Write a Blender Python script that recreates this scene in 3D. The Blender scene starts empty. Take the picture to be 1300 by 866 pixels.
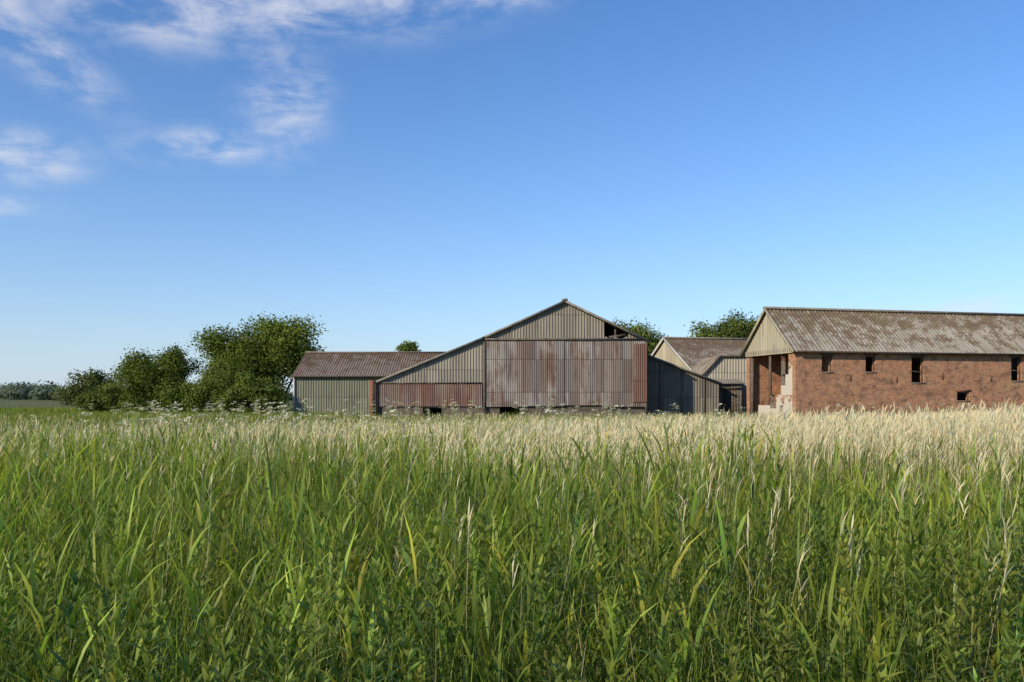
import bpy, math, numpy as np
from mathutils import Vector
rng=np.random.default_rng(7)
sc=bpy.context.scene
sc.view_settings.view_transform='Standard'; sc.view_settings.look='None'; sc.view_settings.exposure=0
R=math.radians
# ------------------------------------------------------------ helpers
def empty(name,loc=(0,0,0),rz=0):
    e=bpy.data.objects.new(name,None); e.location=loc; e.rotation_euler=(0,0,rz)
    sc.collection.objects.link(e); return e
def mk(name,V,F,mat,parent=None,col=None,uv=None,smooth=False):
    V=np.asarray(V,dtype=np.float32); F=np.asarray(F,dtype=np.int32)
    me=bpy.data.meshes.new(name); n=len(F); k=F.shape[1]
    me.vertices.add(len(V)); me.vertices.foreach_set('co',V.ravel())
    me.loops.add(n*k); me.loops.foreach_set('vertex_index',F.ravel())
    me.polygons.add(n); me.polygons.foreach_set('loop_start',np.arange(0,n*k,k,dtype=np.int32))
    if smooth: me.polygons.foreach_set('use_smooth',np.ones(n,dtype=bool))
    me.update(calc_edges=True)
    if col is not None:
        a=me.attributes.new('Col','FLOAT_COLOR','POINT')
        c=np.ones((len(V),4),dtype=np.float32); c[:,:3]=np.clip(col,0.005,.9); a.data.foreach_set('color',c.ravel())
    if uv is not None:
        l=me.uv_layers.new(name='UVMap'); l.data.foreach_set('uv',np.asarray(uv,dtype=np.float32)[F.ravel()].ravel())
    me.materials.append(mat)
    o=bpy.data.objects.new(name,me); sc.collection.objects.link(o)
    if parent: o.parent=parent
    return o
class NT:
    def __init__(s,t): s.t=t
    def n(s,ty,props={},**ins):
        nd=s.t.nodes.new(ty)
        for k,v in props.items(): setattr(nd,k,v)
        for k,v in ins.items():
            key=int(k[1:]) if (k[0]=='i' and k[1:].isdigit()) else k.replace('_',' ')
            if isinstance(v,bpy.types.NodeSocket): s.t.links.new(v,nd.inputs[key])
            else: nd.inputs[key].default_value=v
        return nd
    def m(s,op,a,b=0.0,c=None,clamp=False):
        d=dict(i0=a,i1=b)
        if c is not None: d['i2']=c
        return s.n('ShaderNodeMath',{'operation':op,'use_clamp':clamp},**d).outputs[0]
    def mix(s,f,a,b,mode='MIX'):
        nd=s.n('ShaderNodeMixRGB',{'blend_type':mode})
        for k,v in ((0,f),(1,a),(2,b)):
            if isinstance(v,bpy.types.NodeSocket): s.t.links.new(v,nd.inputs[k])
            else: nd.inputs[k].default_value=v if k==0 else (v[0],v[1],v[2],1)
        return nd.outputs[0]
    def ss(s,v,a,b):
        return s.n('ShaderNodeMapRange',{'interpolation_type':'SMOOTHSTEP'},i0=v,i1=a,i2=b,i3=0.0,i4=1.0).outputs[0]
    def noise(s,vec,scale,detail=4,rough=.6,dist=0.):
        return s.n('ShaderNodeTexNoise',Vector=vec,Scale=scale,Detail=detail,Roughness=rough,Distortion=dist).outputs['Fac']
def newmat(name):
    m=bpy.data.materials.new(name); m.use_nodes=True; m.node_tree.nodes.clear()
    return m,NT(m.node_tree)
def finish(T,col,rough=.85,bump=None,bs=.3,bd=.02):
    b=T.n('ShaderNodeBsdfPrincipled',Base_Color=col,Roughness=rough)
    if 'Specular IOR Level' in b.inputs: b.inputs['Specular IOR Level'].default_value=.25
    if bump is not None:
        bn=T.n('ShaderNodeBump',Height=bump,Strength=bs,Distance=bd); T.t.links.new(bn.outputs[0],b.inputs['Normal'])
    o=T.n('ShaderNodeOutputMaterial'); T.t.links.new(b.outputs[0],o.inputs[0])
def mat_leaf(name,trans=.35,gloss=True):
    m,T=newmat(name)
    c=T.n('ShaderNodeAttribute',{'attribute_name':'Col'}).outputs['Color']
    if gloss:
        b=T.n('ShaderNodeBsdfPrincipled',Base_Color=c,Roughness=.5); b.inputs['Specular IOR Level'].default_value=.3
    else: b=T.n('ShaderNodeBsdfDiffuse',Color=c)
    t=T.n('ShaderNodeBsdfTranslucent',Color=T.mix(1.0,c,(1.2,1.25,.5),'MULTIPLY'))
    x=T.n('ShaderNodeMixShader',i0=trans,i1=b.outputs[0],i2=t.outputs[0])
    o=T.n('ShaderNodeOutputMaterial'); T.t.links.new(x.outputs[0],o.inputs[0]); return m
def mat_corr(name,A,B,rustc=(.16,.06,.035),rust=.5,sw=.9,sh=1.9,seed=0.,dark=(.05,.045,.04),moss=0,streak=1.):
    m,T=newmat(name)
    uv=T.n('ShaderNodeUVMap').outputs[0]
    s=T.n('ShaderNodeSeparateXYZ',Vector=uv); u,v=s.outputs[0],s.outputs[1]
    fu=T.m('FLOOR',T.m('DIVIDE',u,sw)); fv=T.m('FLOOR',T.m('DIVIDE',v,sh))
    wn=T.n('ShaderNodeTexWhiteNoise',{'noise_dimensions':'3D'},Vector=T.n('ShaderNodeCombineXYZ',i0=fu,i1=fv,i2=seed).outputs[0]).outputs['Value']
    st=T.noise(T.n('ShaderNodeCombineXYZ',i0=T.m('MULTIPLY',u,4.),i1=T.m('MULTIPLY',v,.35),i2=seed).outputs[0],1.0,5,.65)
    bl=T.noise(T.n('ShaderNodeCombineXYZ',i0=u,i1=v,i2=seed+3).outputs[0],.6,6,.65)
    fine=T.noise(T.n('ShaderNodeCombineXYZ',i0=u,i1=v,i2=seed+9).outputs[0],7,4,.7)
    c=T.mix(wn,A,B)
    c=T.mix(T.m('MULTIPLY',T.ss(st,.5,.75),.6*streak),c,dark)
    if rust>0:
        rv=T.m('ADD',T.m('ADD',T.m('MULTIPLY',st,.75),T.m('MULTIPLY',bl,.55)),T.m('MULTIPLY',wn,.35))
        rf=T.ss(rv,1.12-rust*.6,1.36-rust*.5)
        rc=T.mix(fine,tuple(x*.6 for x in rustc),tuple(x*1.5 for x in rustc))
        c=T.mix(T.m('MULTIPLY',rf,.85),c,rc)
    if moss:
        b2=T.noise(T.n('ShaderNodeCombineXYZ',i0=u,i1=v,i2=seed+31).outputs[0],1.1,7,.72)
        up=T.m('MULTIPLY',T.m('SUBTRACT',v,2.2),.03)
        mf=T.ss(T.m('ADD',T.m('ADD',T.m('MULTIPLY',b2,.85),up),T.m('MULTIPLY',fine,.4)),.66-moss*.08,.75-moss*.06)
        c=T.mix(T.m('MULTIPLY',mf,.85),c,T.mix(fine,(.085,.052,.028),(.17,.105,.06)))
        gr=T.ss(T.noise(T.n('ShaderNodeCombineXYZ',i0=u,i1=v,i2=seed+43).outputs[0],.8,5,.65),.5,.64)
        c=T.mix(T.m('MULTIPLY',gr,.35),c,(.16,.16,.06))
        lich=T.ss(T.noise(T.n('ShaderNodeCombineXYZ',i0=u,i1=v,i2=seed+19).outputs[0],3.5,4,.7),.56,.68)
        c=T.mix(T.m('MULTIPLY',lich,.5),c,(.44,.41,.32))
    lap=T.m('LESS_THAN',T.m('FRACT',T.m('DIVIDE',v,sh)),.03)
    c=T.mix(T.m('MULTIPLY',lap,.45),c,dark)
    lap2=T.m('LESS_THAN',T.m('FRACT',T.m('DIVIDE',u,sw)),.05)
    c=T.mix(T.m('MULTIPLY',lap2,.35),c,dark)
    finish(T,T.mix(.25,c,T.mix(fine,(0,0,0),(.5,.5,.5)),'OVERLAY'),.8); return m
def mat_plain(name,A,B,scale=3,rough=.85):
    m,T=newmat(name)
    co=T.n('ShaderNodeTexCoord').outputs['Object']
    f=T.noise(co,scale,6,.65); finish(T,T.mix(T.ss(f,.3,.7),A,B),rough,f,.4,.02); return m
def mat_brick(name,plaster=0.):
    m,T=newmat(name)
    uv=T.n('ShaderNodeUVMap').outputs[0]
    br=T.n('ShaderNodeTexBrick',{'offset':.5},Vector=uv,Color1=(.45,.18,.09,1),Color2=(.21,.085,.05,1),Mortar=(.38,.30,.21,1),Scale=1.0)
    br.inputs['Mortar Size'].default_value=.010; br.inputs['Mortar Smooth'].default_value=.3
    br.inputs['Bias'].default_value=-.05; br.inputs['Brick Width'].default_value=.235; br.inputs['Row Height'].default_value=.08
    n1=T.noise(uv,.55,7,.68); n2=T.noise(uv,2.2,6,.78); n3=T.noise(uv,6,4,.8); n4=T.noise(uv,1.1,6,.72,.6)
    c=T.mix(T.m('MULTIPLY',T.ss(n1,.49,.65),.45),br.outputs[0],(.36,.25,.15))
    c=T.mix(T.m('MULTIPLY',T.ss(n2,.51,.62),.65),c,(.48,.235,.115))
    c=T.mix(T.m('MULTIPLY',T.ss(n2,.48,.36),.8),c,(.10,.058,.04))
    c=T.mix(T.m('MULTIPLY',T.ss(n4,.48,.36),.55),c,(.15,.08,.05))
    c=T.mix(T.m('MULTIPLY',T.ss(n3,.57,.67),.6),c,(.50,.42,.31))
    s=T.n('ShaderNodeSeparateXYZ',Vector=uv)
    damp=T.m('MULTIPLY',T.ss(T.m('ADD',s.outputs[1],T.m('MULTIPLY',n1,2.)),2.6,1.5),.5)
    c=T.mix(damp,c,(.15,.11,.07))
    if plaster:
        pf=T.ss(T.m('SUBTRACT',T.m('MULTIPLY',n2,4.5),s.outputs[1]),.2,.5)
        pf2=T.ss(n4,.60,.63)
        c=T.mix(T.m('MULTIPLY',T.m('MAXIMUM',pf,pf2),.95),c,T.mix(n3,(.66,.61,.52),(.4,.36,.28)))
    finish(T,c,.92,br.outputs[1],.4,-.01); return m
def corr(name,O,u,v,L,r0,r1,mat,parent=None,pitch=.17,amp=.03,uo=0.):
    O=np.array(O,float);u=np.array(u,float);v=np.array(v,float);u/=np.linalg.norm(u);v/=np.linalg.norm(v);nn=np.cross(u,v)
    s=np.arange(0,L+1e-6,pitch/6.); 
    a=np.array([r0(x) if callable(r0) else r0 for x in s]); b=np.array([r1(x) if callable(r1) else r1 for x in s])
    b=np.maximum(b,a+.001)
    off=amp*np.sin(s*2*math.pi/pitch)
    P=O+s[:,None]*u+off[:,None]*nn
    V=np.concatenate([P+a[:,None]*v,P+b[:,None]*v]); k=len(s); i=np.arange(k-1)
    F=np.stack([i,i+1,i+1+k,i+k],1)
    UV=np.concatenate([np.stack([s+uo,a],1),np.stack([s+uo,b],1)])
    return mk(name,V,F,mat,parent,uv=UV)
def beam(name,p0,p1,w,h,mat,parent=None):
    p0=np.array(p0,float);p1=np.array(p1,float);d=p1-p0;d/=np.linalg.norm(d)
    up=np.array([0,0,1.]) if abs(d[2])<.9 else np.array([0,1.,0])
    a=np.cross(d,up);a/=np.linalg.norm(a);b=np.cross(a,d)
    V=[p+sa*a*w/2+sb*b*h/2 for p in (p0,p1) for sa,sb in((-1,-1),(1,-1),(1,1),(-1,1))]
    F=[(0,1,2,3),(7,6,5,4),(0,4,5,1),(1,5,6,2),(2,6,7,3),(3,7,4,0)]
    return mk(name,V,F,mat,parent,uv=[(v[0]+v[1],v[2]) for v in V])
def wall(name,O,u,n,L,H,th,ops,mat,parent=None):
    O=np.array(O,float);u=np.array(u,float);n=np.array(n,float);z=np.array([0,0,1.])
    S=sorted({0,L}|{a for o in ops for a in o[:2]}); Z=sorted({0,H}|{a for o in ops for a in o[2:]})
    V=[];F=[];UV=[]
    def q(pts,uvs):
        b=len(V); V.extend(pts); UV.extend(uvs); F.append((b,b+1,b+2,b+3))
    for i in range(len(S)-1):
        for j in range(len(Z)-1):
            s0,s1,z0,z1=S[i],S[i+1],Z[j],Z[j+1]; cs,cz=(s0+s1)/2,(z0+z1)/2
            if any(o[0]<cs<o[1] and o[2]<cz<o[3] for o in ops): continue
            for d in (0,th):
                q([O+u*a+z*b+n*d for a,b in((s0,z0),(s1,z0),(s1,z1),(s0,z1))],[(s0,z0),(s1,z0),(s1,z1),(s0,z1)])
    for s0,s1,z0,z1 in list(ops)+[(0,L,0,H)]:
        for (a,b),(c,d) in (((s0,z0),(s1,z0)),((s1,z0),(s1,z1)),((s1,z1),(s0,z1)),((s0,z1),(s0,z0))):
            q([O+u*a+z*b,O+u*c+z*d,O+u*c+z*d+n*th,O+u*a+z*b+n*th],[(a,b),(c,d),(c+(th if a==c else 0),d+(th if b==d else 0)),(a+(th if a==c else 0),b+(th if b==d else 0))])
    return mk(name,V,F,mat,parent,uv=UV)
# ------------------------------------------------------------ materials
M_leaf=mat_leaf('grass_blades',.42); M_far=mat_leaf('meadow_blades',.3,False); M_tree=mat_leaf('tree_leaves',.3,False)
M_bark=mat_plain('bark',(.05,.04,.03),(.12,.095,.07),4)
M_wood=mat_plain('weathered_timber',(.07,.055,.045),(.17,.14,.11),5)
M_wpaint=mat_plain('flaking_white_paint',(.6,.58,.53),(.34,.32,.28),6)
M_conc=mat_plain('concrete_trim',(.15,.135,.115),(.26,.24,.2),3)
M_plinth=mat_plain('stained_boarding',(.06,.05,.042),(.15,.125,.10),3)
M_dark=mat_plain('dark_boarding',(.03,.025,.022),(.07,.058,.048),4)
M_rustp=mat_plain('rusty_steel',(.15,.06,.04),(.25,.115,.07),5)
M_grey=mat_corr('cement_sheet',(.21,.19,.155),(.29,.265,.22),rust=.0)
M_grey2=mat_corr('cement_sheet_side',(.25,.23,.195),(.34,.315,.265),rust=.2,rustc=(.15,.10,.07),seed=5)
M_doorm=mat_corr('rusty_door_sheet',(.16,.12,.105),(.36,.34,.32),rustc=(.12,.06,.045),rust=.55,sw=.72,sh=2.25,seed=2)
M_rust=mat_corr('brown_rust_sheet',(.20,.15,.13),(.27,.22,.195),rustc=(.15,.067,.048),rust=.74,sw=.8,sh=3,seed=8)
M_roofg=mat_corr('mossy_cement_roof',(.30,.27,.225),(.38,.35,.295),rust=0,moss=1.1,sw=1.1,sh=1.5,seed=11)
M_roofr=mat_corr('rusty_roof',(.23,.18,.145),(.28,.225,.185),rustc=(.17,.095,.065),rust=.5,moss=.3,sw=1.,sh=1.5,seed=13)
M_roof2=mat_corr('tile_roof',(.27,.235,.19),(.33,.29,.24),rustc=(.2,.12,.08),rust=.2,moss=.7,sw=1.,sh=1.2,seed=17)
M_green=mat_corr('green_sheet',(.18,.19,.14),(.22,.23,.17),rust=.15,seed=19)
M_cream=mat_corr('cream_sheet',(.38,.345,.25),(.46,.42,.31),rust=.1,sw=1.0,sh=4,seed=23,streak=.8)
M_light=mat_corr('light_sheet',(.36,.34,.28),(.42,.39,.33),rust=.1,seed=29,streak=.6)
M_dsheet=mat_corr('dark_sheet',(.13,.12,.10),(.22,.20,.165),rustc=(.10,.055,.035),rust=.3,seed=31)
M_brick=mat_brick('old_brick'); M_brickp=mat_brick('brick_flaking_plaster',1.)
# ------------------------------------------------------------ ground
m,T=newmat('meadow_soil'); co=T.n('ShaderNodeTexCoord').outputs['Object']
a=T.noise(co,.05,6,.6); b=T.noise(co,1.3,5,.7)
c=T.mix(T.ss(a,.35,.65),(.095,.125,.03),(.16,.16,.05)); c=T.mix(T.m('MULTIPLY',b,.4),c,(.06,.065,.022))
finish(T,c,.95,b,.6,.1)
g=np.concatenate([-np.geomspace(3500,2,45),np.linspace(-1.5,1.5,5),np.geomspace(2,3500,45)])
gx,gy=np.meshgrid(g,g); gz=.04*np.sin(gx*1.3)*np.cos(gy*.9)*(np.hypot(gx,gy)<60)-.02
k=len(g); idx=np.arange(k*k).reshape(k,k)
mk('ground',np.stack([gx.ravel(),gy.ravel(),gz.ravel()],1),np.stack([idx[:-1,:-1].ravel(),idx[:-1,1:].ravel(),idx[1:,1:].ravel(),idx[1:,:-1].ravel()],1),m,smooth=True)
# ------------------------------------------------------------ main corrugated barn
B=empty('corrugated_barn')
xl,xj,xr,xe=-9.36,-1.9,3.64,9.25; zl,zj,zr,ze=2.98,6.05,8.55,5.86
def rooftop(x):
    return np.interp(x,[xl,xj,xr,xe],[zl,zj,zr,ze])
Y0=55.;Y1=75.
def top_gable(s):
    x=xj+s; t=rooftop(x)
    if 6.35<x<8.0: t=min(t,6.0+.12*math.sin(x*9))
    return t
corr('gable_cladding',(xj,Y0,0),(1,0,0),(0,0,1),xe-xj,5.75,top_gable,M_grey,B,pitch=.2,amp=.035)
corr('lean_to_cladding',(xl,Y0,0),(1,0,0),(0,0,1),xj-xl,2.85,lambda s:rooftop(xl+s),M_grey2,B,pitch=.2,amp=.035,uo=20)
corr('lean_to_lower_sheets',(xl+.05,Y0-.09,0),(1,0,0),(0,0,1),xj-xl-.2,1.3,lambda s:2.92+.04*math.sin(s*3),M_rust,B,pitch=.15,amp=.025)
xs=[xj+.12,.75,3.55,6.35,xe-.1]
for i in range(4):
    corr('sliding_door_%d'%(i+1),(xs[i]-.03,Y0-.14-.07*(i%2),0),(1,0,0),(0,0,1),xs[i+1]-xs[i]+.06,1.28+.05*(i%3),5.83-.03*(i%2),M_doorm,B,pitch=.15,amp=.024,uo=7*i)
corr('right_end_sheets',(8.3,Y0-.3,0),(1,0,0),(0,0,1),.95,1.6,5.6,M_rust,B,pitch=.15,amp=.024,uo=3)
beam('door_track',(xj,Y0-.2,5.93),(xe,Y0-.2,5.93),.14,.12,M_wood,B)
for i,x in enumerate((xl+.05,-5.6,xj,xe)):
    if i==1: continue
    beam('post_%d'%i,(x,Y0-.13,0),(x,Y0-.13,min(rooftop(x),5.8)-.05),.16,.16,M_rustp if i==0 else M_wood,B)
beam('rusty_stanchion',(xl-.25,Y0-.3,0),(xl-.25,Y0-.3,3.1),.3,.25,M_rustp,B)
beam('lean_rail',(xl+.1,Y0-.16,2.93),(xj-.1,Y0-.16,2.93),.05,.07,M_wood,B)
beam('hole_rafter',(6.3,Y0+.4,6.05),(8.1,Y0+.4,6.3),.1,.15,M_wood,B)
beam('hole_post',(7.2,Y0+.5,5.5),(7.2,Y0+.5,7.2),.12,.12,M_wood,B)
wall('plinth',(xl,Y0+.05,0),(1,0,0),(0,1,0),xe-xl,1.4,.2,[(3.2,4.5,.0,1.2),(8.5,9.9,0,1.3)],M_plinth,B)
def roof(name,x0,z0,x1,z1,mat,par,ya=Y0-.25,yb=Y1):
    d=np.array([x1-x0,0,z1-z0]);l=np.linalg.norm(d)
    corr(name,(x0,ya,z0+.06),(0,1,0),d,yb-ya,0,l,mat,par,pitch=.2,amp=.03)
roof('roof_left',xj-.1,zj-.03,xr,zr,M_roofg,B); roof('roof_right',xe+.25,ze-.12,xr,zr,M_roofg,B); roof('roof_lean_to',xl-.25,zl-.1,xj,zj,M_roofg,B)
for nm,p,q in (('verge_left',(xj-.1,zj-.03),(xr,zr)),('verge_right',(xr,zr),(xe+.25,ze-.12)),('verge_lean',(xl-.25,zl-.1),(xj,zj))):
    beam(nm,(p[0],Y0-.27,p[1]+.0),(q[0],Y0-.27,q[1]+.0),.07,.15,M_conc,B)
beam('ridge_cap',(xr,Y0-.4,zr+.1),(xr,Y1,zr+.1),.35,.12,M_conc,B)
wall('back_wall',(xl,Y1-.2,0),(1,0,0),(0,1,0),xe-xl,2.9,.15,[],M_dark,B)
corr('back_cladding',(xl,Y1-.3,0),(1,0,0),(0,0,1),xe-xl,0,lambda s:rooftop(xl+s),M_grey,B)
corr('side_cladding',(xe,Y0,0),(0,1,0),(0,0,1),Y1-Y0,0,ze,M_grey2,B)
corr('side_cladding_lean',(xl,Y0,0),(0,1,0),(0,0,1),Y1-Y0,0,zl,M_grey2,B)
# ------------------------------------------------------------ green shed (left, behind)
S=empty('green_metal_shed')
sx0,sx1=-21.3,-4.
corr('front_cladding',(sx0,78,0),(1,0,0),(0,0,1),sx1-sx0,0,4.05,M_green,S,pitch=.25,amp=.04)
corr('roof_front',(sx0-.2,77.7,3.95),(1,0,0),(0,5.3,2.6),sx1-sx0,0,5.9,M_roofr,S,pitch=.25,amp=.04)
corr('roof_back',(sx0-.2,88.3,3.95),(1,0,0),(0,-5.3,2.6),sx1-sx0,0,5.9,M_roofr,S,pitch=.25,amp=.04)
corr('gable_end',(sx0,78,0),(0,1,0),(0,0,1),10,0,lambda s:4.0+2.4*(1-abs(s-5)/5),M_green,S)
corr('rear_cladding',(sx0,88,0),(1,0,0),(0,0,1),sx1-sx0,0,4.05,M_green,S)
beam('corner_trim',(sx0-.02,77.9,0),(sx0-.02,77.9,4.),.16,.16,M_wpaint,S)
beam('gutter',(sx0-.2,77.6,3.93),(sx1,77.6,3.93),.15,.12,M_dark,S)
beam('ridge',(sx0-.2,83,6.6),(sx1,83,6.6),.35,.12,M_conc,S)
# ------------------------------------------------------------ dark lean-to right of barn
D=empty('dark_lean_to_shed')
dx0,dx1=9.3,15.25; dt=lambda s:np.interp(s,[0,dx1-dx0],[5.2,2.9])
corr('front_cladding',(dx0,58.5,0),(1,0,0),(0,0,1),dx1-dx0,0,dt,M_dsheet,D,pitch=.2,amp=.035)
corr('roof',(dx0,58.3,5.28),(0,1,0),(dx1-dx0,0,-2.3),9,0,6.5,M_roofg,D)
beam('verge',(dx0,58.2,5.25),(dx1+.1,58.2,2.92),.06,.13,M_conc,D)
corr('side_cladding',(dx1,58.5,0),(0,1,0),(0,0,1),8,0,2.85,M_dsheet,D)
for i in range(3): beam('stile_%d'%i,(dx0+1.6+1.6*i,58.42,0),(dx0+1.6+1.6*i,58.42,float(dt(1.6+1.6*i))-.1),.1,.06,M_wood,D)
# ------------------------------------------------------------ small light shed + boarded store
Q=empty('corrugated_outhouse')
qz=lambda s:np.interp(s,[0,1.3,4.1],[3.7,5.1,5.1])
corr('front_cladding',(14.9,62,0),(1,0,0),(0,0,1),4.1,0,qz,M_light,Q,pitch=.22,amp=.035)
corr('roof_slope',(14.8,61.8,3.68),(0,1,0),(1.4,0,1.5),6,0,2.05,M_roof2,Q)
corr('roof_top',(16.15,61.8,5.15),(1,0,0),(0,5,.9),2.9,0,5,M_roof2,Q)
beam('verge',(14.8,61.75,3.68),(16.2,61.75,5.15),.06,.12,M_wood,Q); beam('fascia',(16.2,61.75,5.15),(19,61.75,5.15),.06,.12,M_wood,Q)
corr('side_cladding',(14.9,62,0),(0,1,0),(0,0,1),6,0,3.7,M_light,Q)
K=empty('boarded_store')
for i in range(13):
    x=14.6+i*.21; h=2.85+rng.uniform(-.04,.04)
    beam('board_%d'%i,(x,59.6+rng.uniform(0,.03),0),(x,59.6,h),.195,.03,M_dark if i in(6,7,8) else M_wood,K)
beam('rail',(14.5,59.5,2.6),(17.3,59.5,2.6),.05,.1,M_wood,K)
corr('roof',(14.4,59.3,2.95),(1,0,0),(0,2.5,.4),3.1,0,2.5,M_grey,K)
# ------------------------------------------------------------ rear barn with tiled roof
Rr=empty('tiled_roof_barn',(16.06,70,0),R(13))
corr('roof_front',(-.2,-.3,4.0),(1,0,0),(0,6.5,3.55),13,0,7.4,M_roof2,Rr,pitch=.3,amp=.03)
corr('roof_back',(-.2,12.7,4.0),(1,0,0),(0,-6.5,3.55),13,0,7.4,M_roof2,Rr,pitch=.3,amp=.03)
corr('gable_end',(0,0,0),(0,1,0),(0,0,1),12.4,0,lambda s:4.0+3.4*(1-abs(s-6.2)/6.2),M_cream,Rr)
wall('front_wall',(0.05,0.02,0),(1,0,0),(0,1,0),12,4,.3,[],M_brick,Rr)
for p,q in(((-.25,-.3,4.0),(-.25,6.2,7.55)),((-.25,6.2,7.55),(-.25,12.7,4.0))): beam('verge_board',p,q,.08,.22,M_wpaint,Rr)
beam('ridge',(-.2,6.2,7.62),(12.8,6.2,7.62),.3,.14,M_conc,Rr)
# ------------------------------------------------------------ brick barn
K2=empty('brick_barn',(17.8,50,0),R(13))
LN=25.; W=6.; EZ=5.0; RZ=7.75
ops=[(1.87,2.61,3.55,4.58),(5.03,5.77,3.58,4.6),(8.45,9.4,2.9,4.58),(11.95,12.95,1.72,2.3),(16.25,17.1,3.05,4.66),(20.4,21.2,3.5,4.6)]
wall('front_wall',(0,0,0),(1,0,0),(0,1,0),LN,EZ,.35,ops,M_brick,K2)
wall('rear_wall',(0,W-.35,0),(1,0,0),(0,1,0),LN,EZ,.35,[],M_brick,K2)
wall('far_end_wall',(LN-.36,.36,0),(0,1,0),(1,0,0),W-.72,EZ,.35,[],M_brick,K2)
wall('inner_cross_wall',(2.6,.36,0),(0,1,0),(1,0,0),W-.73,EZ+.0,.3,[(.6,1.9,2.9,4.6),(3.0,4.3,0.,2.7)],M_brickp,K2)
wall('broken_end_wall',(0.02,.36,0),(0,1,0),(1,0,0),2.6,2.1,.3,[(1.9,2.6,1.2,2.1),(1.1,1.5,.9,1.4)],M_brickp,K2)
wall('broken_end_wall_pier',(0.02,.365,2.1),(0,1,0),(1,0,0),1.3,2.8,.3,[(.45,1.3,1.3,2.8),(.8,1.3,.6,1.3)],M_brickp,K2)
wall('broken_end_wall_low',(0.02,2.97,0),(0,1,0),(1,0,0),1.5,1.4,.3,[],M_brickp,K2)
beam('end_tie_beam',(-.02,.1,4.95),(-.02,W-.1,4.95),.18,.25,M_wood,K2)
beam('end_post',(.1,W-.6,0),(.1,W-.6,4.8),.2,.2,M_wood,K2)
beam('end_post_mid',(.1,3.1,1.4),(.1,3.1,4.8),.14,.14,M_wood,K2)
corr('gable_cladding',(-.12,0,0),(0,1,0),(0,0,1),W,4.75,lambda s:EZ+.02+(RZ-EZ)*(1-abs(s-3)/3),M_cream,K2,pitch=.22,amp=.02)
corr('roof_front',(-.35,-.32,EZ-.2),(1,0,0),(0,3.32,RZ-EZ+.27),LN+.7,0,4.46,M_roofg,K2,pitch=.28,amp=.04)
corr('roof_back',(-.35,W+.32,EZ-.2),(1,0,0),(0,-3.32,RZ-EZ+.27),LN+.7,0,4.46,M_roofg,K2,pitch=.28,amp=.04)
beam('verge_front',(-.38,-.32,EZ-.24),(-.38,3,RZ+.03),.06,.16,M_cream,K2); beam('verge_back',(-.38,W+.32,EZ-.24),(-.38,3,RZ+.03),.06,.16,M_cream,K2)
beam('ridge_tiles',(-.4,3,RZ+.13),(LN+.3,3,RZ+.13),.3,.14,M_conc,K2)
beam('gutter',(-.1,-.4,EZ-.2),(LN+.2,-.4,EZ-.2),.12,.1,M_dark,K2)
beam('wall_plate',(0.02,-.03,EZ-.1),(LN,-.03,EZ-.1),.06,.14,M_wood,K2)
for i,o in enumerate(ops):
    s0,s1,z0,z1=o
    beam('lintel_%d'%i,(s0-.12,-.0,z1+.07),(s1+.12,-.0,z1+.07),.04,.13,M_rustp if i%2 else M_wood,K2)
    beam('sill_%d'%i,(s0-.05,-.02,z0-.04),(s1+.05,-.02,z0-.04),.08,.05,M_conc,K2)
    for x in (s0+.04,s1-.04): beam('frame',(x,.14,z0),(x,.14,z1),.07,.06,M_wood,K2)
    beam('frame_top',(s0+.08,.14,z1-.04),(s1-.08,.14,z1-.04),.06,.07,M_wood,K2)
    if i in(2,4): beam('mid_rail',(s0+.08,.14,z0+.45*(z1-z0)),(s1-.08,.14,z0+.4*(z1-z0)),.05,.05,M_wood,K2)
for i,(s,z) in enumerate(((3.9,3.2),(7.3,3.1),(10.8,3.3),(14.6,3.2))):
    beam('tie_plate_%d'%i,(s,-.03,z-.2),(s,-.03,z+.2),.07,.05,M_rustp,K2)
# ------------------------------------------------------------ vegetation core
class Acc:
    def __init__(s): s.V=[];s.F=[];s.C=[];s.n=0
    def add(s,V,F,C): s.V.append(V);s.F.append(F+s.n);s.C.append(C);s.n+=len(V)
    def done(s,name,mat,parent=None): return mk(name,np.concatenate(s.V),np.concatenate(s.F),mat,parent,col=np.concatenate(s.C))
blade=lambda t:np.maximum(1-t**2.2,.04)
leafp=lambda t:np.maximum(np.where(t<.35,.3+.7*t/.35,(np.maximum(1-t,0)/.65)**.8),.04)
stemp=lambda t:1-.6*t
def ribbon(acc,base,head,th0,bend,L,Wd,S,prof,c0,c1,twist=None,cp=1.):
    N=len(base); t=np.linspace(0,1,S+1)
    th=th0[:,None]+bend[:,None]*t[None,:]
    thm=(th[:,1:]+th[:,:-1])/2
    h=np.stack([np.cos(head),np.sin(head)],1)
    step=(L/S)[:,None]
    P=np.zeros((N,S+1,3)); P[:,0]=base
    P[:,1:,0]=base[:,0:1]+np.cumsum(np.sin(thm)*step*h[:,0:1],1)
    P[:,1:,1]=base[:,1:2]+np.cumsum(np.sin(thm)*step*h[:,1:2],1)
    P[:,1:,2]=base[:,2:3]+np.cumsum(np.cos(thm)*step,1)
    a=head+np.pi/2+(twist if twist is not None else 0)
    sd=np.stack([np.cos(a),np.sin(a),np.zeros(N)],1)
    w=(Wd[:,None]*prof(t)[None,:])/2
    V=np.stack([P-sd[:,None]*w[...,None],P+sd[:,None]*w[...,None]],2)
    bi=(np.arange(N)*(S+1)*2)[:,None]+np.arange(S)[None,:]*2
    F=np.stack([bi,bi+1,bi+3,bi+2],-1).reshape(-1,4)
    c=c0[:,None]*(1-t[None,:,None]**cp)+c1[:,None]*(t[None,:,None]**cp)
    C=np.repeat(c[:,:,None],2,2)
    acc.add(V.reshape(-1,3),F,C.reshape(-1,3)); return P
U=lambda n,a,b:rng.uniform(a,b,n)
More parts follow.
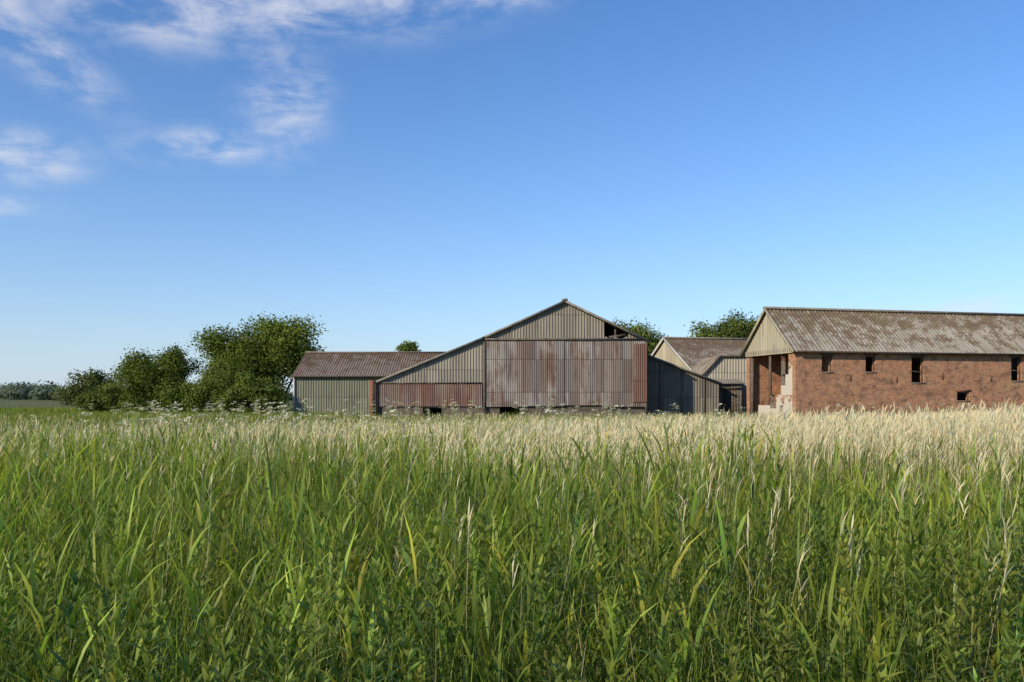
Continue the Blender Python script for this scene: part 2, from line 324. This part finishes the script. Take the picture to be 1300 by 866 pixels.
def colr(n,base,var=.18):
    h=rng.normal(0,.06,(n,1))
    return np.array(base)[None,:]*np.clip(1+rng.normal(0,var,(n,1)),.4,1.7)*(1+np.concatenate([h*1.8,h*0,-h],1))
def lerpc(a,b,t): return np.array(a)*(1-t)+np.array(b)*t
def fnoise(x,y,s,seed=0):
    r=np.random.default_rng(seed); v=0
    for k in range(5):
        a=r.uniform(0,6.28);f=s*(1.6**k);p=r.uniform(0,6.28)
        v=v+np.sin((x*math.cos(a)+y*math.sin(a))*f+p)/(1.3**k)
    return v/2.6
def scatter(n,y0,y1,mg=2.5,lo=-1,hi=1):
    f=lambda y:.66*y+mg
    y=U(n*3,y0,y1); keep=U(n*3,0,1)<f(y)/f(y1); y=y[keep][:n]; 
    x=U(len(y),lo,hi)*f(y)
    return x,y
def clear(x,y):
    bad=((x>16.)&(y>49.4+.23*(x-17.8)))|((x>-9.9)&(y>54.3))|((x>-22)&(y>77.3)); return ~bad
def heightf(y): return np.interp(y,[1.5,2.5,4,6,9,14,24,60],[.8,.92,1.18,1.42,1.4,1.28,1.05,.88])
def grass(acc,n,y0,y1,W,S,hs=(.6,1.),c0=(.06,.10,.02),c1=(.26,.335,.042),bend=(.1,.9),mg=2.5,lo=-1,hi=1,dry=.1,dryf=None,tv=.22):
    x,y=scatter(n,y0,y1,mg,lo,hi); k=clear(x,y); x=x[k];y=y[k]; n=len(x)
    ht=heightf(y)*U(n,*hs)*(1+.13*fnoise(x,y,.5,3))
    fn=fnoise(x,y*1.6,.22,33); tone=np.stack([1+(tv+.05)*fn,1+tv*fn,1+0*fn],1)
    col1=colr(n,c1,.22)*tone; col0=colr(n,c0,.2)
    d=dryf(x,y) if dryf else dry
    isd=U(n,0,1)<d
    col1[isd]=colr(isd.sum(),(.58,.52,.34),.2); col0[isd]=colr(isd.sum(),(.28,.24,.13),.2)
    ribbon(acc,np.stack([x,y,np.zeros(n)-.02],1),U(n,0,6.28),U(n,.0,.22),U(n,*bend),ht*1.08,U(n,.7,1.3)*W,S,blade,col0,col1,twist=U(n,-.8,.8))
def reeds(acc,n,y0,y1,nl=7,sc_=1.,mg=2.5):
    x,y=scatter(n,y0,y1,mg); n=len(x)
    pr=.5+.5*fnoise(x,y,.9,5); k=U(n,0,1)<np.clip(pr+.3,0,1); x=x[k];y=y[k];n=len(x)
    ht=heightf(y)*U(n,.6,1.07)*(1+.14*fnoise(x,y,1.2,4))
    hd=rng.normal(0,1.3,n); tn=(1+.22*fnoise(x,y,.7,41))[:,None]*U(n,.7,1.28)[:,None]
    yl=(U(n,0,1)<.09)[:,None]; tn=np.where(yl,tn*np.array([1.5,1.1,1.2]),tn*np.ones(3))
    P=ribbon(acc,np.stack([x,y,np.zeros(n)-.02],1),hd,U(n,0,.09),U(n,.0,.16),ht*.9,np.full(n,.007*sc_),3,stemp,colr(n,(.16,.17,.055)),colr(n,(.27,.33,.07)),twist=U(n,-1.5,1.5))
    a0=U(n,0,6.28)
    for j in range(nl):
        t=np.clip(.22+.78*(j+U(n,-.3,.3))/(nl-1),.05,1.)
        f=t*3; i=np.minimum(f.astype(int),2); fr=(f-i)[:,None]; ar=np.arange(n)
        b=P[ar,i]*(1-fr)+P[ar,i+1]*fr
        top=j/(nl-1)
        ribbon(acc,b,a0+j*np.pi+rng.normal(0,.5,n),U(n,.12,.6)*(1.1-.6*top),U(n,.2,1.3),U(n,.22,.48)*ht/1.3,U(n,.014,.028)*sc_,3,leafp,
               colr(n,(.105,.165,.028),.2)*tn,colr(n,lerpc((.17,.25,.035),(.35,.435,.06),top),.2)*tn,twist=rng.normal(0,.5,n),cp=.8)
def dryreeds(acc,n,y0,y1,prob,mg=2.5,W=.006,hs=(.95,1.18),right=.0):
    x,y=scatter(n,y0,y1,mg); k=(U(len(x),0,1)<prob(x,y))&clear(x,y); x=x[k];y=y[k];n=len(x)
    ht=heightf(y)*U(n,*hs)*(1+right*np.clip(x/y,0,.6)+.06*fnoise(x,y,.8,61))
    hd=rng.normal(.0,1.0,n)
    tc=colr(n,(.73,.64,.43),.13)
    P=ribbon(acc,np.stack([x,y,np.zeros(n)],1),hd,rng.normal(.03,.06,n),U(n,.0,.22),ht,np.full(n,W),3,stemp,colr(n,(.42,.36,.2),.2),tc,twist=U(n,-1.5,1.5))
    b=P[:,3]; wd=W*1.5+.001
    for j in range(4):
        bb=P[:,2]*(.1*j+.05)+b*(.95-.1*j)
        ribbon(acc,bb,hd+rng.normal(0,.8,n),U(n,.0,.35),U(n,.2,.9),U(n,.07,.15),U(n,.7,1.3)*wd*1.4,2,leafp,colr(n,(.60,.52,.35),.18),colr(n,(.75,.67,.47),.14),twist=rng.normal(0,.8,n))
# foreground reed bed
A=Acc()
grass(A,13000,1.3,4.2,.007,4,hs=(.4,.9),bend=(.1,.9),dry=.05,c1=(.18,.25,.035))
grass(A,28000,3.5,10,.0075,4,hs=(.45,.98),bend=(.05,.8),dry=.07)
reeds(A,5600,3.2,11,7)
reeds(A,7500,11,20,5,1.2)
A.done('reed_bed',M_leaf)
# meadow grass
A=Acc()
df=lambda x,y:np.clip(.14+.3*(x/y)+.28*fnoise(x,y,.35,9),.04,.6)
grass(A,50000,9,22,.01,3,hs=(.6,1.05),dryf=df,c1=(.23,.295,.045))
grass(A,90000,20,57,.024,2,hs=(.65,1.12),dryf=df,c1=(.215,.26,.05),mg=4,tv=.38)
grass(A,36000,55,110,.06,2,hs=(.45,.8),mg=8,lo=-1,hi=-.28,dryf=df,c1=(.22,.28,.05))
A.done('meadow_grass',M_far)
# dry seeding stems
A=Acc()
pr=lambda x,y:np.clip((.46+.95*(x/y)+.36*fnoise(x,y,.45,21))*np.interp(y,[8,10.5],[.35,1]),.08,1)
dryreeds(A,36000,8.5,20,pr,hs=(.92,1.2),right=.22,W=.0062)
dryreeds(A,13000,19,44,pr,W=.011,hs=(.85,1.15),mg=4,right=.15)
dryreeds(A,900,3.8,8.5,lambda x,y:np.clip(.35+.7*x/y,.12,1)+0*y,W=.004)
A.done('dry_grass_stems',M_far)
# willowherb in the near foreground
A=Acc()
x,y=scatter(640,1.7,5.,1.5); pk=U(len(x),0,1)<np.clip(.58+.8*fnoise(x,y,1.5,55),.06,1); x=x[pk];y=y[pk]; n=len(x)
ht=np.interp(y,[1.7,2.5,3.5,4.6],[.98,1.14,1.3,1.36])*U(n,.66,1.07)
P=ribbon(A,np.stack([x,y,np.zeros(n)],1),U(n,0,6.28),U(n,0,.13),U(n,-.08,.22),ht,np.full(n,.008),4,stemp,colr(n,(.22,.11,.06)),colr(n,(.24,.25,.08)),twist=U(n,0,3))
a0=U(n,0,6.28); NLV=20; sz=U(n,.5,1.15); tn=U(n,.62,1.25)[:,None]*(1+np.array([.15,0,-.1])*rng.normal(0,.7,(n,1)))
for j in range(NLV):
    t=np.full(n,.22+.78*j/(NLV-1))*U(n,.98,1.0); f=t*4; i=np.minimum(f.astype(int),3); fr=(f-i)[:,None]; ar=np.arange(n)
    b=P[ar,i]*(1-fr)+P[ar,i+1]*fr; top=j/(NLV-1)
    for q in range(2 if j<NLV-4 else 4):
        ribbon(A,b,a0+j*1.571+q*(np.pi if j<NLV-4 else 1.571)+rng.normal(0,.35,n),U(n,.6,1.15)*(1-.5*top**4),U(n,.0,1.2),sz*U(n,.09,.17)*(1-.45*top**4),sz*U(n,.020,.036)*(1-.25*top**3),4,leafp,
           colr(n,(.10,.155,.03),.14)*tn,colr(n,lerpc((.13,.195,.035),(.33,.41,.075),top**1.9),.17)*tn,twist=rng.normal(0,.35,n))
A.done('willowherb_plants',M_leaf)
# umbellifers
A=Acc()
rt=np.concatenate([U(72,-.50,-.25),U(26,-.19,-.06),U(14,.0,.09),U(8,.1,.18),U(70,-.65,.65)])
n=len(rt); y=U(n,13,46); x=rt*y; k=clear(x,y); x=x[k];y=y[k];n=len(x)
ht=U(n,1.25,1.72); P=ribbon(A,np.stack([x,y,np.zeros(n)],1),U(n,0,6.28),U(n,0,.1),U(n,0,.1),ht,np.full(n,.016),2,stemp,colr(n,(.16,.2,.05)),colr(n,(.25,.28,.07)),twist=U(n,0,3))
for br in range(4):
    hd=U(n,0,6.28); st=P[:,1]*(.5-.12*br)+P[:,2]*(.5+.12*br)
    Q2=ribbon(A,st,hd,U(n,.2,.6),U(n,-.5,-.1),ht*U(n,.05,.2),np.full(n,.009),1,stemp,colr(n,(.16,.2,.05)),colr(n,(.25,.28,.07)))
    for q in range(14):
        c=Q2[:,1]+np.stack([rng.normal(0,.055,n),rng.normal(0,.055,n),rng.normal(.03,.012,n)],1)
        ribbon(A,c,U(n,0,6.28),U(n,.9,1.7),U(n,0,.1),U(n,.03,.06),U(n,.03,.05),1,lambda t:1+0*t,colr(n,(.70,.68,.55),.08),colr(n,(.75,.73,.6),.08))
A.done('cow_parsley',M_far)
# ------------------------------------------------------------ trees
def tube(V,F,p0,p1,r0,r1,sides=6,bendv=.08):
    p0=np.array(p0,float);p1=np.array(p1,float);L=np.linalg.norm(p1-p0)
    mid=(p0+p1)/2+rng.normal(0,bendv,3)*L
    pts=[p0,(p0+mid)/2,mid,(mid+p1)/2,p1]; rr=np.linspace(r0,r1,5)
    d=(p1-p0)/L; a=np.cross(d,[.3,.9,.1]);a/=np.linalg.norm(a);b=np.cross(d,a); base=len(V)
    for p,r in zip(pts,rr):
        for k in range(sides):
            an=2*math.pi*k/sides; V.append(p+r*(math.cos(an)*a+math.sin(an)*b))
    for i in range(4):
        for k in range(sides):
            k2=(k+1)%sides; F.append((base+i*sides+k,base+i*sides+k2,base+(i+1)*sides+k2,base+(i+1)*sides+k))
def tree(name,x,y,blobs,nleaf,leaf=.22,col=(.055,.085,.02),tr=.3,clump=(.9,1.6),nc=16):
    e=empty(name,(x,y,0)); V=[];F=[]; cs=[];rs=[]
    vol=[b[3]*b[3]*b[4] for b in blobs]; tot=sum(v**.66 for v in vol)
    fork=np.array([0,0,max(.8,min(b[2]-b[4] for b in blobs)*.9+.4)])
    tube(V,F,(0,0,-.1),fork,tr,tr*.75,8,.02)
    for b,v in zip(blobs,vol):
        bc=np.array([b[0],b[1],b[2]]); tube(V,F,fork,bc,tr*.6,tr*.25,6)
        k=max(7,int(nc*len(blobs)*v**.66/tot))
        for i in range(k):
            d=rng.normal(0,1,3);d/=np.linalg.norm(d); rad=rng.uniform(.3,.92)
            c=bc+d*rad*np.array([b[3],b[3]*.85,b[4]])*.85
            if c[2]<.6:c[2]=.6
            cs.append(c); rs.append(rng.uniform(*clump)*min(1,b[4]/2.2+.3))
            if rng.random()<.6: tube(V,F,bc*.5+fork*.5 if rng.random()<.4 else bc,c,tr*.2,tr*.05,5)
    mk('trunk_and_limbs',V,F,M_bark,e,smooth=True)
    cs=np.array(cs);rs=np.array(rs); w=rs**2;w/=w.sum()
    ci=rng.choice(len(cs),nleaf,p=w); d=rng.normal(0,1,(nleaf,3));d/=np.linalg.norm(d,axis=1)[:,None]
    rad=np.abs(rng.normal(.8,.27,nleaf))
    c=cs[ci]+d*(rs[ci]*rad)[:,None]*np.array([1.1,1.1,.85])
    nrm=d+rng.normal(0,.55,(nleaf,3)); nrm/=np.linalg.norm(nrm,axis=1)[:,None]
    a=np.cross(nrm,rng.normal(0,1,(nleaf,3)));a/=np.linalg.norm(a,axis=1)[:,None];b=np.cross(nrm,a)
    s=leaf*rng.uniform(.6,1.3,nleaf)[:,None]
    VV=np.stack([c-a*s*.6,c-b*s*.35,c+a*s*.6,c+b*s*.35],1).reshape(-1,3)
    VV[:,2]=np.maximum(VV[:,2],.05)
    FF=np.arange(nleaf*4).reshape(-1,4)
    tone=rng.normal(1,.18,len(cs))[ci]*rng.normal(1,.15,nleaf)
    cc=np.array(col)[None]*np.clip(tone,.5,1.8)[:,None]*(1+rng.normal(0,.07,(nleaf,3)))
    mk('foliage',VV,FF,M_tree,e,col=np.repeat(cc,4,0)); return e
tree('willow_tree',-29,92,[(-3.9,0,7.9,3.3,3.2),(2.9,0,8.4,4.6,3.5),(-.4,.5,7.6,4.8,3.5),(-1.,-1,5.,5.8,2.6),(-1,-1.5,2.6,6.2,2.2),(4.4,0,5.5,3.2,2.8)],60000,.25,(.13,.17,.035),.4,(1.1,1.9),nc=28)
tree('hawthorn_tree',-34.6,80,[(1.1,0,5.5,2.7,2.),(-2.8,0,4.4,2.6,2.3),(-.8,-.5,3.4,3.8,2.),(-.5,-1,1.8,4.2,1.6)],35000,.2,(.105,.14,.03),.22,(.8,1.3),nc=20)
tree('elder_bush',-29.6,78,[(0,0,3.1,3.3,1.7),(-1.5,0,2,2.8,1.6),(2.,0,2.,2.7,1.6)],20000,.2,(.12,.155,.035),.15,(.7,1.1))
tree('elder_bush',-25,76.5,[(0,0,2.4,2.3,1.6),(-2,0,1.8,2,1.3),(1.4,0,1.8,1.9,1.4)],15000,.2,(.13,.165,.038),.15,(.6,1.))
tree('hawthorn_tree',-41.5,84,[(0,0,1.9,2.6,1.5),(-2.6,0,1.4,2.4,1.2)],9000,.2,(.115,.15,.04),.12,(.6,1.))
tree('hawthorn_tree',-63,120,[(0,0,3.9,3.2,1.9),(-3.2,0,2.5,3,1.5),(2,0,2,3,1.5)],12000,.3,(.11,.14,.05),.2)
tree('ash_tree',14.3,95,[(0,0,8.6,3.2,2.3),(-2.4,0,8.9,2.,1.9),(2.2,0,7.5,2.5,2.),(0,0,6,3,2.5)],16000,.26,(.13,.165,.04),.3)
tree('ash_tree',27.5,100,[(0,0,10,3.8,2.4),(-3,0,9.3,2.2,2.2),(3,0,10,2.6,2.2),(0,0,7,4,2.6)],20000,.26,(.12,.155,.04),.3)
tree('ash_tree',-13,100,[(0,0,7.7,1.6,1.4),(.5,0,6.,1.6,1.5)],5000,.24,(.13,.17,.04),.2,(.5,.8))
A=[];C=[]
for i in range(150):
    ang=rng.uniform(-.95,-.10); d=rng.uniform(380,620); X=ang*d
    h=rng.uniform(3,6) if ang>-.57 else rng.uniform(5,12); w=rng.uniform(5,11)
    if -.6>ang>-.66 and rng.random()<.4: h*=1.2
    nl=300; dd=rng.normal(0,1,(nl,3));dd/=np.linalg.norm(dd,axis=1)[:,None]
    c=np.array([X,d,h*.5])+dd*np.array([w,w,h*.5])*rng.uniform(.5,1.08,nl)[:,None]
    a=rng.normal(0,1,(nl,3));a/=np.linalg.norm(a,axis=1)[:,None];b=np.cross(a,dd); s=rng.uniform(.6,1.5,nl)[:,None]
    A.append(np.stack([c-a*s,c-b*s*.7,c+a*s,c+b*s*.7],1).reshape(-1,3)); C.append(np.repeat(np.array([[.12,.155,.12]])*rng.normal(1,.15,(nl,1)),4,0))  # bluish leaf colour has a little distance haze painted in
A=np.concatenate(A);A[:,2]=np.maximum(A[:,2],.1)
mk('distant_tree_line',A,np.arange(len(A)).reshape(-1,4),M_tree,col=np.concatenate(C))
# ------------------------------------------------------------ sky + sun
EL,AZ=R(25),R(227)
w=bpy.data.worlds.new('World'); sc.world=w; w.use_nodes=True; w.node_tree.nodes.clear(); T=NT(w.node_tree)
sky=T.n('ShaderNodeTexSky',{'sky_type':'NISHITA','sun_disc':False,'sun_elevation':EL,'sun_rotation':AZ,'air_density':1.15,'dust_density':.0,'ozone_density':4.0})
hs=T.n('ShaderNodeHueSaturation',Saturation=1.12,Value=1.04,Color=sky.outputs[0]).outputs[0]
hs=T.mix(1.0,hs,(.84,.96,1.16),'MULTIPLY')
dirv=T.n('ShaderNodeTexCoord').outputs['Generated']; s=T.n('ShaderNodeSeparateXYZ',Vector=dirv)
az=T.m('ARCTAN2',s.outputs[0],s.outputs[1]); el=T.m('ARCSINE',s.outputs[2])
haze=T.m('MULTIPLY',T.m('POWER',2.718,T.m('MULTIPLY',T.m('MAXIMUM',el,0.),-7.)),.78)
hs=T.mix(haze,hs,(3.7,4.6,6.1))
ae=T.n('ShaderNodeCombineXYZ',i0=az,i1=el).outputs[0]
tot=None
for (a_,e_,r_,la,lb,wt) in [(-.33,.45,.15,.34,.085,.95),(-.06,.49,.2,.3,.075,.95),(-.28,.345,-.25,.08,.09,.8),(-.37,.285,.12,.12,.03,.9),(-.555,.25,.1,.10,.04,.85),(-.56,.37,-.5,.17,.045,.8),(-.60,.42,-.6,.12,.045,.75),(.55,.095,0,.18,.02,.6),(-.58,.20,0,.10,.02,.5),(-.8,.3,.2,.2,.12,.8)]:
    mp=T.n('ShaderNodeMapping',{'vector_type':'TEXTURE'},Vector=ae,Location=(a_,e_,0),Rotation=(0,0,r_),Scale=(la,lb,1)).outputs[0]
    ln=T.n('ShaderNodeVectorMath',{'operation':'LENGTH'},i0=mp).outputs['Value']
    g_=T.m('MULTIPLY',T.ss(ln,1.2,.0),wt); tot=g_ if tot is None else T.m('MAXIMUM',tot,g_)
cn=T.noise(T.n('ShaderNodeMapping',Vector=ae,Rotation=(0,0,-.45),Scale=(10,28,1)).outputs[0],1.0,10,.6,.4)
cn2=T.noise(T.n('ShaderNodeMapping',Vector=ae,Rotation=(0,0,.5),Scale=(14,20,1)).outputs[0],1.0,8,.6,.3)
cc=T.m('ADD',T.m('MULTIPLY',cn,.62),T.m('MULTIPLY',cn2,.38))
den=T.m('MULTIPLY',T.ss(cc,.385,.69),T.ss(tot,0.0,.8))
den=T.m('MULTIPLY',den,.8)
colw=T.mix(den,hs,(5.5,5.6,6.2))
bg=T.n('ShaderNodeBackground',Color=colw,Strength=.14); o=T.n('ShaderNodeOutputWorld'); T.t.links.new(bg.outputs[0],o.inputs[0])
ld=bpy.data.lights.new('sun','SUN'); ld.energy=5.0; ld.angle=R(.5); ld.color=(1,.86,.64)
lo=bpy.data.objects.new('sun',ld); sc.collection.objects.link(lo)
d=Vector((math.sin(AZ)*math.cos(EL),math.cos(AZ)*math.cos(EL),math.sin(EL)))
lo.rotation_euler=d.to_track_quat('Z','Y').to_euler(); lo.location=d*50
# ------------------------------------------------------------ camera
cd=bpy.data.cameras.new('camera'); cam=bpy.data.objects.new('camera',cd); sc.collection.objects.link(cam)
cam.location=(0,0,2.0); cam.rotation_euler=(R(90),0,0); cd.lens=28; cd.sensor_width=36; cd.shift_y=.054; cd.clip_end=6000; cd.clip_start=.05
sc.camera=cam
